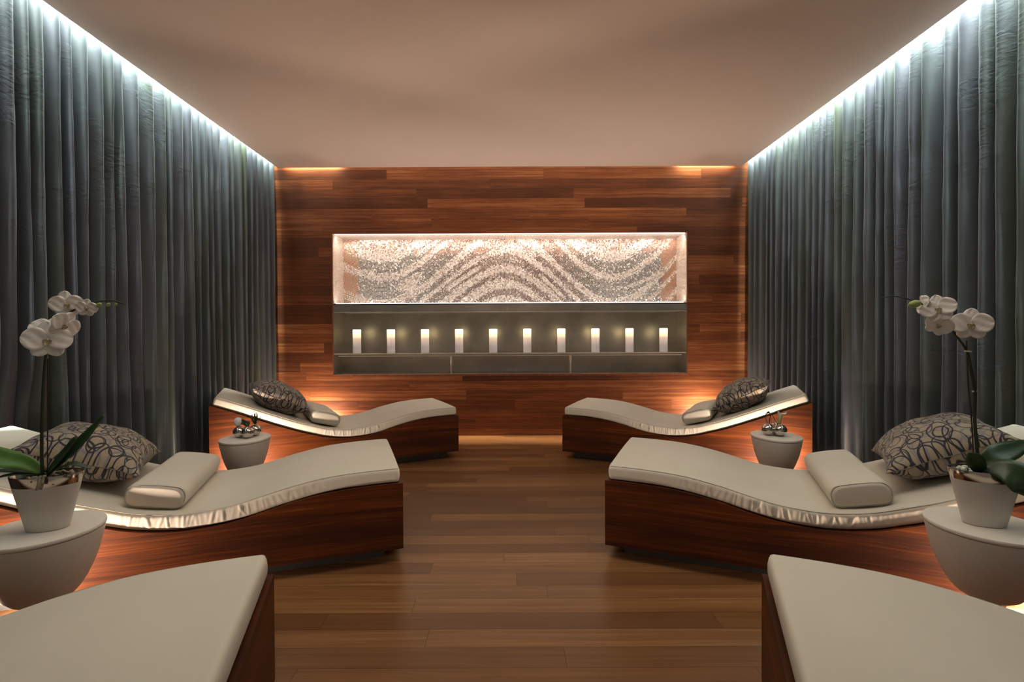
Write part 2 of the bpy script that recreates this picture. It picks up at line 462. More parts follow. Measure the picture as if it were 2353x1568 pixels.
tag(b.build('ceiling', M['paint_ceiling'], smooth=False, weld=False), kind='structure')
# thin wooden lip around the niche opening
b = MB(); w = 0.010
b.box(NX0 - w, NX0, WALL_Y - .006, WALL_Y + .0, NZ0 - w, NZ1 + w); b.box(NX1, NX1 + w, WALL_Y - .006, WALL_Y, NZ0 - w, NZ1 + w)
b.box(NX0 - w, NX1 + w, WALL_Y - .006, WALL_Y, NZ0 - w*2.2, NZ0); b.box(NX0 - w, NX1 + w, WALL_Y - .006, WALL_Y, NZ1, NZ1 + w*.6)
tag(b.build('trim_1', M['trim_wood'], smooth=False, weld=False), kind='structure')

# ------------------------------------------------------------------ curtains
def make_curtain(side, seed, label):
    rg = random.Random(seed)
    xf = -2.605 if side < 0 else 2.588
    # pleat boundaries along y
    ys = [5.50]; 
    while ys[-1] > -1.2: ys.append(ys[-1] - rg.uniform(0.082, 0.135))
    n = len(ys)
    drift = [rg.uniform(-.035, .035) for _ in ys]; drift[0] = 0
    depth = [rg.uniform(.65, 1.0) for _ in ys]; skew = [rg.uniform(.28, .5) for _ in ys]
    swing = [rg.uniform(-.5, .5) for _ in ys]
    SEG = 14; NZ = 46; ztop, zbot = 3.40, 0.015
    rows = []
    for iz in range(NZ + 1):
        t = iz / NZ; z = ztop + (zbot - ztop)*t
        row = []
        for k in range(n - 1):
            ya = ys[k] + drift[k]*t*(.6 + .4*math.sin(2.2*t + k)); yb = ys[k+1] + drift[k+1]*t*(.6 + .4*math.sin(2.2*t + k + 1))
            if k == 0: ya = ys[0]
            for j in range(SEG):
                s = j / SEG
                sk = skew[k] + .10*math.sin(3*t + swing[k]*6)
                # asymmetric rounded fold: fast rise from a sharp crease then slow fall
                w = s**(math.log(.5)/math.log(sk))
                bulge = math.sin(PI*w)**0.62
                d = 0.125*depth[k]*(0.80 + .2*math.sin(k*1.7 + 2*t))*(1 - bulge)
                wr = 0.0035*noise.noise(Vector((k*3.1 + s*2, z*5.5, seed))) + .006*noise.noise(Vector((k*1.1, z*1.6, seed + 9)))
                yy_ = ya + (yb-ya)*s
                push = 0.0
                if side < 0:
                    for yc in (2.56, 0.94):
                        push = max(push, math.exp(-((yy_ - yc)/.22)**4)/(1 + math.exp((z - .82)*14)))
                d = d*(1 - push*.7) + push*.062
                x = xf + side*(d + wr + .008)
                row.append((x, ya + (yb-ya)*s, z))
        rows.append(row)
    b = MB(); b.grid(rows)
    o = b.build('curtain', M['curtain'], smooth=True, angle=65)
    sol = o.modifiers.new('thickness', 'SOLIDIFY'); sol.thickness = 0.003; sol.offset = -side
    tag(o, label, 'curtain', 'pleated satin curtains along the side walls')
    return o
make_curtain(-1, 11, 'floor-length grey-green satin curtain in deep pleats along the left wall')
make_curtain(1, 23, 'floor-length grey-green satin curtain in deep pleats along the right wall')

# cove led strips hidden above the ceiling edge
for side, x in ((-1, -2.555), (1, 2.53)):
    b = MB(); b.box(x - .008, x + .008, -1.2, 5.40, ROOM_H + .051, ROOM_H + .062)
    o = b.build('light_strip', M['led_cool'], smooth=False)
    tag(o, 'cool white cove light strip above the %s curtain' % ('left' if side < 0 else 'right'), 'light strip')

# ------------------------------------------------------------------ niche: mosaic
NB_Y = WALL_Y + 0.335          # back plane of the niche
LEDGE_T, LEDGE_B = 1.480, 1.385
def bell(x):
    lo, pk, hi = -1.58, -0.06, 1.24
    if x < lo: return 0.10*((lo - x)/0.40)**1.5
    if x > hi: return 0.40*((x - hi)/0.60)**1.6
    t = (x - lo)/(pk - lo) if x < pk else (hi - x)/(hi - pk)
    return 0.80*(0.5 - 0.5*math.cos(PI*t))**1.12
BANDS = [(.80, .88), (1.0, 1.075), (1.17, 1.30), (1.37, 1.46), (1.56, 1.775), (1.86, 1.99), (2.12, 2.22)]
def band_color(c, x, z, rg):
    # c numbers the flow line; dark bands alternate with sparkling pale ones
    cw = c + .035*noise.noise(Vector((x*1.1, c*1.3, 0))) + rg.gauss(0, .006)
    dark = False
    for lo, hi in BANDS:
        if lo + .02*noise.noise(Vector((x*2.3, lo*9, 1))) < cw < hi + .03*noise.noise(Vector((x*1.9, hi*9, 5))): dark = True
    if dark and noise.noise(Vector((x*2.1, c*7, 8))) > .42: dark = False
    end = 1.0 if abs(x + .02) > 1.79 + rg.gauss(0, .012) else 0.0
    up = (z - LEDGE_T)/(NZ1 - LEDGE_T)
    r = rg.random()
    if dark:
        base = [(0.12, 0.075, 0.058), (0.20, 0.125, 0.10), (0.34, 0.23, 0.185), (0.055, 0.038, 0.032)][rg.randrange(4)]
        if r < .12: base = (0.78, 0.70, 0.60)
        if abs(x) > .55 and up < .85:
            g = sum(base)/3; k = min(1, (abs(x) - .55)/.5); base = tuple(v*(1 - k) + (g*m_ + .03)*k for v, m_ in zip(base, (1.5, 1.36, 1.2)))
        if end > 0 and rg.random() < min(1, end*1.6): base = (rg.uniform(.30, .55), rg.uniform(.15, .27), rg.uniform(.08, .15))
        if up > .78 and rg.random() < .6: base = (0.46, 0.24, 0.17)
    else:
        base = [(0.86, 0.78, 0.70), (0.72, 0.63, 0.55), (0.95, 0.90, 0.82), (0.56, 0.46, 0.39), (0.70, 0.57, 0.48), (0.26, 0.19, 0.15)][min(5, int(r*6.2)) if r < .97 else 5]
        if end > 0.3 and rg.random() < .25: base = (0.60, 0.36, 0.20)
    j = rg.uniform(.80, 1.1)*(.95 if dark else 1.0)
    return tuple(min(1, v*j) for v in base)
def make_mosaic():
    rg = random.Random(3); vs = []; fs = []; cols = []
    x0, x1 = NX0 + .004, NX1 - .004; z0, z1 = LEDGE_T, NZ1 - .002
    pit = 0.0150; yb = NB_Y - .004
    ncol = int((x1 - x0)/pit)
    c = z0 - 1.05
    def quad(p, u, n_, w, colr, tiltscale=.05):
        tx, tz = rg.gauss(0, tiltscale), rg.gauss(0, tiltscale)
        o = len(vs)
        for su, sn in ((-1, -1), (1, -1), (1, 1), (-1, 1)):
            du, dn = su*u/2, sn*n_/2
            a = w
            px = p[0] + du*math.cos(a) - dn*math.sin(a); pz = p[1] + du*math.sin(a) + dn*math.cos(a)
            vs.append((min(x1, max(x0, px)), yb - .0025 + du*tx + dn*tz, min(z1, max(z0, pz))))
        fs.append((o, o+1, o+2, o+3)); cols.append(colr)
    # rows follow the flow lines z = c + bell(x); march along each row with constant tile length
    while c < z1 + .05:
        x = x0 + rg.uniform(0, pit)
        while x < x1:
            g = bell(x); dg = (bell(x + .004) - bell(x - .004))/.008; a = math.atan(dg)
            z = c + g; stp = pit*math.cos(a)
            if z0 + .006 < z < z1 - .004:
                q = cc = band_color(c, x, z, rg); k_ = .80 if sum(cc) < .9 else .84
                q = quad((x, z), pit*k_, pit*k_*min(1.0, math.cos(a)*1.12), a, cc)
            x += stp
        c += pit
    nback = len(fs)
    me = bpy.data.meshes.new('tile_field'); me.from_pydata(vs, [], fs); me.materials.append(M['mosaic'])
    ca = me.color_attributes.new('tile', 'BYTE_COLOR', 'CORNER')
    arr = np.ones((len(fs)*4, 4), np.float32)
    arr[:, :3] = np.repeat(np.array(cols, np.float32), 4, axis=0)
    ca.data.foreach_set('color', arr.ravel())
    root = empty('mosaic_panel', (0, 0, 0))
    tag(root, 'glittering brown and cream mosaic panel in swirling waves above the steel ledge', 'mosaic')
    o = bpy.data.objects.new('tile_field', me); col.objects.link(o); o.parent = root
    # side returns of the niche and its ceiling, covered with plain pale mosaic
    vs2 = []; fs2 = []; cols2 = []
    for side, x in ((1, NX0 + .006), (-1, NX1 - .006)):
        y = WALL_Y + .004
        while y < NB_Y - .012:
            z = LEDGE_T + .005
            while z < NZ1 - .02:
                s = (y - WALL_Y)*.55
                o_ = len(vs2); d = .0142
                t1, t2 = rg.gauss(0, .05), rg.gauss(0, .05)
                for a_, b_ in ((0, 0), (d, 0), (d, d), (0, d)):
                    zz = z + b_ + (.20*(a_)) 
                    vs2.append((x + side*(.001 + a_*t1 + b_*t2), y + a_, zz))
                fs2.append((o_, o_+1, o_+2, o_+3) if side < 0 else (o_+3, o_+2, o_+1, o_))
                k = rg.random()
                cols2.append((0.80, 0.68, 0.58) if k < .5 else ((0.66, 0.52, 0.42) if k < .8 else (0.9, 0.82, 0.72)))
                z += .0165
            y += .0165
    y = WALL_Y + .03
    while y < NB_Y - .012:
        x = NX0 + .008
        while x < NX1 - .02:
            o_ = len(vs2); t1, t2 = rg.gauss(0, .05), rg.gauss(0, .05)
            for a_, b_ in ((0, 0), (.0125, 0), (.0125, .0125), (0, .0125)):
                vs2.append((x + a_, y + b_, NZ1 - .0062 + a_*t1*.6 + b_*t2*.6))
            fs2.append((o_ + 3, o_ + 2, o_ + 1, o_)); k = rg.random()
            cols2.append((0.84, 0.74, 0.65) if k < .5 else ((0.62, 0.48, 0.40) if k < .7 else (0.92, 0.86, 0.78)))
            x += .0165
        y += .0165
    me = bpy.data.meshes.new('side_tiles'); me.from_pydata(vs2, [], fs2); me.materials.append(M['mosaic'])
    ca = me.color_attributes.new('tile', 'BYTE_COLOR', 'CORNER')
    arr = np.ones((len(fs2)*4, 4), np.float32); arr[:, :3] = np.repeat(np.array(cols2, np.float32), 4, axis=0)
    ca.data.foreach_set('color', arr.ravel())
    o = bpy.data.objects.new('side_tiles', me); col.objects.link(o); o.parent = root
    b = MB()
    b.box(NX0, NX1, NB_Y - .004, NB_Y + .02, LEDGE_T, NZ1)
    b.box(NX0, NX0 + .004, WALL_Y + .001, NB_Y, LEDGE_T, NZ1); b.box(NX1 - .004, NX1, WALL_Y + .001, NB_Y, LEDGE_T, NZ1)
    b.box(NX0, NX1, WALL_Y + .04, NB_Y, NZ1 - .004, NZ1)
    b.build('grout_backing', M['grout'], root, smooth=False, weld=False)
make_mosaic()

# led strips in the niche
b = MB(); b.box(NX0 + .03, NX1 - .03, WALL_Y + .012, WALL_Y + .035, LEDGE_T + .001, LEDGE_T + .009)
tag(b.build('light_strip', M['led'], smooth=False), 'bright white light strip along the front of the steel ledge under the mosaic', 'light strip')
b = MB(); b.box(NX0 + .02, NX1 - .02, WALL_Y + .006, WALL_Y + .022, NZ1 - .009, NZ1 - .001)
tag(b.build('light_strip', M['led'], smooth=False), 'warm white light strip along the top edge of the mosaic', 'light strip')

# steel alcove
root = empty('steel_alcove', (0, WALL_Y, NZ0))
tag(root, 'dark steel lined alcove behind the row of candles', 'alcove')
def part(name, mat, parent, *boxes, bevel=0.0, off=(0, WALL_Y, NZ0)):
    b = MB()
    for x0, x1, y0, y1, z0, z1 in boxes: b.box(x0 - off[0], x1 - off[0], y0 - off[1], y1 - off[1], z0 - off[2], z1 - off[2])
    return b.build(name, mat, parent, smooth=False, weld=False, bevel=bevel)
part('back_panel', M['steel'], root, (NX0, NX1, NB_Y - .005, NB_Y + .02, NZ0, LEDGE_B))
part('side_panel', M['steel'], root, (NX0, NX0 + .005, WALL_Y + .001, NB_Y - .006, NZ0, LEDGE_B))
part('side_panel', M['steel'], root, (NX1 - .005, NX1, WALL_Y + .001, NB_Y - .006, NZ0, LEDGE_B))
part('bottom_panel', M['steel'], root, (NX0 + .006, NX1 - .006, WALL_Y + .001, NB_Y - .006, NZ0, NZ0 + .004))
part('ledge', M['steel'], root, (NX0 + .001, NX1 - .001, WALL_Y + .004, NB_Y - .006, LEDGE_B + .004, LEDGE_T - .012))
part('ledge_edge', M['steel_edge'], root, (NX0 + .001, NX1 - .001, WALL_Y + .001, WALL_Y + .006, LEDGE_B - .003, LEDGE_B + .004))
part('ledge_channel', M['plinth'], root, (NX0 + .001, NX1 - .001, WALL_Y + .003, WALL_Y + .05, LEDGE_T - .012, LEDGE_T - .001))
# the little etched flame mark on the ledge
b = MB()
for pts in ([(-.014, .0), (-.006, .022), (0, .038)], [(.014, .0), (.007, .020), (0, .038)], [(-.006, .0), (.004, .014), (.0, .024)], [(.007, .0), (-.004, .012), (.001, .02)], [(-.012, .003), (.012, .003)]):
    b.tube([(-.052 + x, -.0015 + .004, LEDGE_B + .014 + z - NZ0) for x, z in pts], .0011, 5)
b.build('emblem', M['etched'], root)

# shelf with two posts
SH_Z = 0.925
root = empty('candle_shelf', (0, WALL_Y + .06, SH_Z))
tag(root, 'long thin steel shelf carrying the candles inside the alcove', 'shelf')
off = (0, WALL_Y + .06, SH_Z)
part('shelf_board', M['steel'], root, (NX0 + .006, NX1 - .006, WALL_Y + .012, WALL_Y + .20, SH_Z - .012, SH_Z), off=off)
part('front_edge', M['steel_edge'], root, (NX0 + .006, NX1 - .006, WALL_Y + .004, WALL_Y + .012, SH_Z - .012, SH_Z + .001), off=off)
part('under_rail', M['steel_edge'], root, (NX0 + .05, NX1 - .05, WALL_Y + .016, WALL_Y + .024, SH_Z - .034, SH_Z - .026), off=off)
for x in (-.685, .655):
    b = MB(); b.tube([(x, -.03, NZ0 + .004 - SH_Z), (x, -.03, -.012)], .011, 14)
    b.build('post', M['steel_edge'], root)

# candles
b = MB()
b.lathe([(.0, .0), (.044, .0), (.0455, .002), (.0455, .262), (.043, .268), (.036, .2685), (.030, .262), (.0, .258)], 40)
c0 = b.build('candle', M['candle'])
b = MB(); b.tube([(0, 0, .256), (0, 0, .270)], .0013, 6)
b.build('wick', M['dark_stalk'], c0)
places = ['leftmost of the ten on the shelf', 'second from the left end of the shelf', 'third from the left end of the shelf',
          'just right of the left shelf post', 'just left of the shelf middle',
          'just right of the shelf middle', 'just left of the right shelf post',
          'third from the right end of the shelf', 'second from the right end of the shelf', 'rightmost of the ten on the shelf']
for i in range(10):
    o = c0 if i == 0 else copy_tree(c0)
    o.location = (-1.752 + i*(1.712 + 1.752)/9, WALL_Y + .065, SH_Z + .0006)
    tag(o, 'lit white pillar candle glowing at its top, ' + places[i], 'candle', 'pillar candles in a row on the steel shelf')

# ------------------------------------------------------------------ loungers
LN, LW, HT, TI = 1.952, 0.7737, 0.068, 0.085
PX = [0, .10, .20, .30, .40, .525, .61, .70, .78, .86, .95, 1.05, 1.15, 1.24, 1.38, 1.58, 1.77, 1.952]
PZ = [.394, .3935, .391, .385, .373, .348, .326, .303, .288, .280, .277, .285, .303, .330, .377, .458, .540, .612]
def prof(u): return catmull(PX, PZ, min(max(u, 0), LN))
MT = 0.073
def rounded_section(w, t, r, nseg=5, top_n=14, crown=.006):
    """closed loop (v, n), n from 0 to t; returns points and a flag for the side walls"""
    pts = []
    hw = w/2
    def arc(cx, cz, a0):
        for k in range(nseg + 1):
            a = a0 + k*PI/2/nseg
            pts.append((cx + r*math.cos(a), cz + r*math.sin(a)))
    arc(hw - r, r, -PI/2)
    for k in range(1, 6): pts.append((hw, r + (t - 2*r)*k/6))
    arc(hw - r, t - r, 0)
    for k in range(1, top_n): pts.append((hw - r - (w - 2*r)*k/top_n, t))
    arc(-hw + r, t - r, PI/2)
    for k in range(1, 6): pts.append((-hw, t - r - (t - 2*r)*k/6))
    arc(-hw + r, r, PI)
    for k in range(1, top_n): pts.append((-hw + r + (w - 2*r)*k/top_n, 0))
    return [(v, n + (crown*(1 - (v/hw)**2) if n > t*.9 else 0)) for v, n in pts]

def make_lounger():
    root = empty('chaise_lounger')
    # body: side outline swept across the width (pos y = away from origin side)
    us = np.linspace(0, LN, 90); b = MB()
    for s in (-1, 1):
        y = s*LW/2
        b.grid([[(u, y, HT) for u in us], [(u, y, prof(u)) for u in us]])
    b.grid([[(u, -LW/2, prof(u)) for u in us], [(u, LW/2, prof(u)) for u in us]])
    b.grid([[(0, -LW/2, HT), (LN, -LW/2, HT)], [(0, LW/2, HT), (LN, LW/2, HT)]])
    b.grid([[(0, -LW/2, HT), (0, LW/2, HT)], [(0, -LW/2, prof(0)), (0, LW/2, prof(0))]])
    b.grid([[(LN, -LW/2, HT), (LN, LW/2, HT)], [(LN, -LW/2, prof(LN)), (LN, LW/2, prof(LN))]])
    b.build('body', M['veneer'], root, angle=30, weld=True)
    b = MB(); b.box(TI, LN - TI, -LW/2 + TI, LW/2 - TI, 0.006, HT)
    b.build('plinth', M['plinth'], root, smooth=False)
    for x in (TI + .03, LN - TI - .03):
        for y in (-LW/2 + TI + .03, LW/2 - TI - .03):
            b = MB(); b.lathe([(.012, 0), (.012, .008)], 12, x, y); b.build('foot', M['steel_edge'], root)
    # mattress
    m = .012; r = .020
    us = [m]; 
    while us[-1] < LN - m - .004:
        u = us[-1]; s = (prof(u + .01) - prof(u - .01))/.02 if 0.02 < u < LN-.02 else 0
        us.append(u + .0045/math.sqrt(1 + s*s))
    rg = random.Random(5)
    folds = []
    u = .36
    while u < 1.62:
        a = .0036*math.exp(-((u - .93)/.42)**2)*rg.uniform(.35, 1.3)
        folds.append((u, a, rg.uniform(.0055, .0105), rg.uniform(-.35, .35)))
        u += rg.uniform(.015, .030)
    def wrink(u, n, s):
        tot = 0
        for fu, a, w, sl in folds:
            uu = fu + .012*s + sl*(n - .03)
            if abs(u - uu) < 3*w: tot += a*math.exp(-((u - uu)/w)**2)
        env = math.sin(PI*min(1, max(0, n/MT)))**.6
        return (tot*1.05 - .0012)*env
    rows = []; n = len(us)
    topseam = {1: [], -1: []}
    for i, u in enumerate(us):
        d = min(u - m, LN - m - u); k = 1.0; 
        shrink = 0.0
        if d < r: shrink = r*(1 - math.sqrt(max(0, 1 - ((r - d)/r)**2)))
        sl = (prof(min(LN, u + .01)) - prof(max(0, u - .01)))/(min(LN, u + .01) - max(0, u - .01))
        nx, nz = -sl/math.sqrt(1 + sl*sl), 1/math.sqrt(1 + sl*sl)
        sec = rounded_section(LW - 2*m - 2*shrink, MT - 2*shrink*.9, min(r, (MT - 2*shrink*.9)/2*.96))
        row = []
        for v, nn in sec:
            nn += shrink*.9
            edge = abs(v) > (LW/2 - m - shrink - .004)
            if edge: v += math.copysign(wrink(u, nn, math.copysign(1, v)), v)
            jit = .0012*noise.noise(Vector((u*8, v*8, nn*10)))
            row.append((u + nx*nn, v, prof(u) + nz*nn + jit + .0008))
        rows.append(row)
        for s in (1, -1):
            v = s*(LW/2 - m - shrink - r*.30); nn = MT - shrink*.9 - r*.22
            topseam[s].append((u + nx*nn, v, prof(u) + nz*nn + .0015))
    b = MB(); b.grid(rows, False, True); b.cap(rows[0]); b.cap(rows[-1], True)
    mt = b.build('mattress', M['leather'], root, angle=60)
    b = MB()
    loop = topseam[1][2:-2] + list(reversed(topseam[-1][2:-2]))
    b.tube(loop, .0016, 6, closed=True)
    b.build('piping', M['piping'], mt, angle=80)
    return root

LOUNGERS = {  # near foot corner, heading from foot to head (degrees)
    'BL': (-0.4918, 4.503, 205.70), 'BR': (0.4533, 4.4687, 335.96),
    'ML': (-0.5447, 2.4442, 198.65), 'MR': (0.4644, 2.4758, 338.12),
    'FL': (-0.5080, 0.7761, 197.27), 'FR': (0.4794, 0.7844, 338.57)}
LABELS = {
    'BL': 'wave-shaped dark wood chaise with cream mattress at the far left, by the wooden wall',
    'BR': 'wave-shaped dark wood chaise with cream mattress at the far right, by the wooden wall',
    'ML': 'cream-topped wooden chaise in the middle of the left row, behind the potted orchid',
    'MR': 'cream-topped wooden chaise in the middle of the right row, gathered folds along its side',
    'FL': 'nearest cream-topped chaise on the left, only its foot end in view',
    'FR': 'nearest cream-topped chaise on the right, only its foot end in view'}
def frame(key):
    x, y, a = LOUNGERS[key]; d = Vector((math.cos(R(a)), math.sin(R(a)), 0))
    n = Vector((-d.y, d.x, 0))
    if n.y < 0: n = -n
    return Vector((x, y, 0)), d, n, R(a)
def on(key, u, v, h):
    p, d, n, a = frame(key); q = p + d*u + n*v; q.z = h; return q
proto = make_lounger()
for i, k in enumerate(LOUNGERS):
    o = proto if i == 0 else copy_tree(proto)
    p, d, n, a = frame(k)
    o.location = p + n*(LW/2); o.rotation_euler = (0, 0, a)
    tag(o, LABELS[k], 'lounge chair', 'wave-shaped wooden chaises in two rows')

# ------------------------------------------------------------------ headrest cushions
def make_headrest():
    L, Wd, T, r = .235, .66, .098, .030
    rows = []
    st = list(np.linspace(-Wd/2, Wd/2, 40)) 
    st = sorted(set([-Wd/2 + r*(1 - math.cos(a)) for a in np.linspace(0, PI/2, 7)] + st[2:-2] + [Wd/2 - r*(1 - math.cos(a)) for a in np.linspace(0, PI/2, 7)]))
    for y in st:
        dd = Wd/2 - abs(y); sh = 0
        if dd < r: sh = .020*(1 - math.sqrt(max(0, 1 - ((r - dd)/r)**2)))
        sec = rounded_section(L - 2*sh, T - 2*sh, min(.038, (T - 2*sh)*.46), top_n=8, crown=.008)
        rows.append([(v, y, n_ + sh + .0025*noise.noise(Vector((v*9, y*9, n_*9)))) for v, n_ in sec])
    b = MB(); b.grid(rows, False, True); b.cap(rows[0]); b.cap(rows[-1], True)
    o = b.build('headrest_cushion', M['leather'], angle=70)
    for s in (-1, 1):
        b = MB(); y = s*(Wd/2 - .008)
        sec = rounded_section(L - .008, T - .008, .036, top_n=8, crown=.007)
        b.tube([(v, y, n_ + .004) for v, n_ in sec], .0015, 6, closed=True)
        b.build('piping', M['piping'], o, angle=80)
    return o
hr = make_headrest()
def slope_ang(u): return math.atan((prof(u + .06) - prof(u - .06))/.12)
for i, (k, u, tw, lab) in enumerate([
        ('ML', 1.085, 0, 'long cream headrest cushion across the chaise behind the left potted orchid'),
        ('MR', 1.125, 0, 'long cream headrest cushion across the chaise in front of the right potted orchid'),
        ('BL', 1.19, R(4), 'cream headrest cushion against the ring-patterned pillow on the far left chaise'),
        ('BR', 1.20, R(-5), 'cream headrest cushion against the ring-patterned pillow on the far right chaise')]):
    o = hr if i == 0 else copy_tree(hr)
    p, d, n, a = frame(k); ang = slope_ang(u)*(1.0)
    s = -math.sin(ang); c_ = math.cos(ang)
    lift = MT + .0095
    q = on(k, u + s*lift, LW*.5, prof(u) + c_*lift)
    o.rotation_euler = Euler((0, -ang, a + tw), 'XYZ'); o.location = q
    tag(o, lab, 'cushion', 'cream headrest cushions on the chaises')

# ------------------------------------------------------------------ patterned pillows
def make_pillow(seed):
    n = 44; A, B, T = .235, .265, .125
    rg = random.Random(seed)
    me_v = []; me_f = []; uvs = []
    def pt(i, j, s):
        x = -1 + 2*i/n; y = -1 + 2*j/n
        # soften towards superellipse plumpness with pulled-in edges and pointed corners
        px = A*x*(1 - .10*(1 - y*y)*abs(x)**3); py = B*y*(1 - .10*(1 - x*x)*abs(y)**3)
        z = T*(max(0, 1 - x**2)**.55)*(max(0, 1 - y**2)**.55)
        z += .012*noise.noise(Vector((x*2.2 + seed, y*2.2, s)))*(1 - x**4)*(1 - y**4)
        # gathers running in from the seams
        e = max(abs(x), abs(y)); tcoord = y if abs(x) > abs(y) else x
        z += .006*math.sin(tcoord*23 + seed + 3*noise.noise(Vector((tcoord*4, seed, 0))))*max(0, e - .45)*(1 - e)*6*max(abs(x*y), .15)
        wob = .010*noise.noise(Vector((x*2.6 + seed*3, y*2.6, 7.7)))
        return (px*(1 + .02*noise.noise(Vector((y*3, x*2, seed)))), py*(1 + .02*noise.noise(Vector((x*3, y*2, seed + 4)))), s*z + wob)
    b = MB()
    for s in (1, -1):
        rows = [[pt(i, j, s) for j in range(n + 1)] for i in range(n + 1)]
        b.grid(rows)
    o = b.build('throw_pillow', M['scroll'], angle=75)
    me = o.data; uvl = me.uv_layers.new(name='UVMap')
    for poly in me.polygons:
        sgn = 0 if poly.center.z > 0 else .37
        for li in poly.loop_indices:
            v = me.vertices[me.loops[li].vertex_index].co
            # unwrap with a stretch for the bulge so the rings stay round
            uvl.data[li].uv = (v.x/A*.72 + sgn + seed*.13, v.y/B*.80 + sgn)
    b = MB(); loop = []
    for i in range(n): loop.append(pt(i, 0, 1))
    for j in range(n): loop.append(pt(n, j, 1))
    for i in range(n, 0, -1): loop.append(pt(i, n, 1))
    for j in range(n, 0, -1): loop.append(pt(0, j, 1))
    b.tube([(x, y, z) for x, y, z in loop], .0018, 6, closed=True)
    b.build('seam', M['scroll_seam'], o, angle=80)
    return o
M['scroll_seam'] = simple('pillow_seam', (0.16, 0.14, 0.12), 0.8, noise_amt=0.4, noise_scale=80)
def lay(o, k, u, v, extra, yaw, lift, roll=0.0):
    p, d, n, a = frame(k); ang = slope_ang(u)
    s = -math.sin(ang); c_ = math.cos(ang)
    q = on(k, u + s*lift, v, prof(u) + c_*lift)
    o.rotation_euler = Euler((roll, -ang - extra, a + yaw), 'XYZ'); o.location = q
for seed, k, u, v, extra, yaw, lift, roll, lab in [
        (1, 'ML', 1.47, .37, R(-2), R(8), .185, 0, 'plump pillow with dark ring scrolls behind the left potted orchid'),
        (2, 'MR', 1.53, .38, R(2), R(-8), .185, 0, 'plump pillow with dark ring scrolls behind the right potted orchid'),
        (3, 'BL', 1.55, .33, R(4), R(6), .180, 0, 'dark ring-scroll pillow on the far left chaise'),
        (4, 'BR', 1.55, .33, R(6), R(-6), .180, 0, 'dark ring-scroll pillow on the far right chaise')]:
    o = make_pillow(seed); lay(o, k, u, v, extra, yaw, lift, roll)
    tag(o, lab, 'pillow', 'ring-patterned throw pillows on the chaises')

# ------------------------------------------------------------------ side tables
TZ = 0.43
K = 0.9643          # plants and vases were laid out for a 43 cm table; this carries them to the 45.5 cm one
def settle(o):
    x, y, z = o.location
    o.location = (x*K, y*K, 1.13 + (z - 1.13)*K); o.scale = (K, K, K)
def make_table():
    root = empty('side_table'); ex, ey = .155/.185, .187/.185
    b = MB()
    b.lathe([(.0, .184), (.050, .185), (.072, .190), (.092, .202), (.110, .221), (.127, .248), (.145, .285), (.161, .325), (.171, .365), (.179, .395), (.182, .414)], 64, ex=ex, ey=ey)
    b.build('bowl_body', M['table'], root, angle=50)
    b = MB(); b.lathe([(.0, .4145), (.180, .4145), (.1835, .4165), (.185, .4195), (.185, .4265), (.1835, .4292), (.180, .43), (.0, .43)], 72, ex=ex, ey=ey)
    b.build('table_top', M['table'], root, angle=40)
    pr = [(.0, .012)]
    z = .014
    while z < .184:
        pr += [(.040, z), (.050, z + .004), (.050, z + .007), (.040, z + .011)]; z += .0135
    pr.append((.0, .188))
    b = MB(); b.lathe(pr, 40, ex=.9); b.build('ribbed_stem', M['bellows'], root, angle=60)
    b = MB(); b.lathe([(.0, .0), (.105, .0), (.108, .004), (.106, .010), (.05, .014), (.0, .014)], 48, ex=ex, ey=ey); b.build('base', M['bellows'], root, angle=40)
    return root
TABLES = [(-1.772, 3.268, 'white oval side table holding the chrome vase with a white bloom and grass'),
          (1.747, 3.263, 'white oval side table holding the chrome vase with a calla lily'),
          (-1.660, 1.735, 'white oval side table under the left potted orchid'),
          (1.675, 1.735, 'white oval side table under the right potted orchid')]
tp = make_table()
for i, (x, y, lab) in enumerate(TABLES):
    o = tp if i == 0 else copy_tree(tp)
    o.location = (x, y, 0); o.rotation_euler = (0, 0, R(6 if x < 0 else -6))
    o.scale = (.964, .964, 1.0570) if i < 2 else (1.13, .97, 1.0570)
    tag(o, lab, 'side table', 'white oval bowl-shaped side tables')

# floor uplights
def make_uplight():
    root = empty('floor_uplight')
    b = MB(); b.lathe([(.0, 0), (.045, 0), (.045, .05), (.040, .055), (.034, .055), (.034, .048), (.0, .048)], 28); b.build('housing', M['lamp_body'], root)
    b = MB(); b.lathe([(.0, .049), (.033, .049), (.033, .052), (.0, .053)], 24); b.build('lens', M['lamp_lens'], root)
    return root
up = make_uplight()
for i, (x, y) in enumerate(UPLIGHTS):
    o = up if i == 0 else copy_tree(up); o.location = (x, y, 0)
    if i > 3: o.scale = (.8, .8, 2.2)
    where = ['beside the far left side table', 'beside the far right side table', 'beside the left orchid table', 'beside the right orchid table', 'by the wooden wall behind the far left chaise', 'by the wooden wall behind the far right chaise'][i]
    tag(o, 'small black floor uplight ' + where, 'lamp', 'floor uplights')

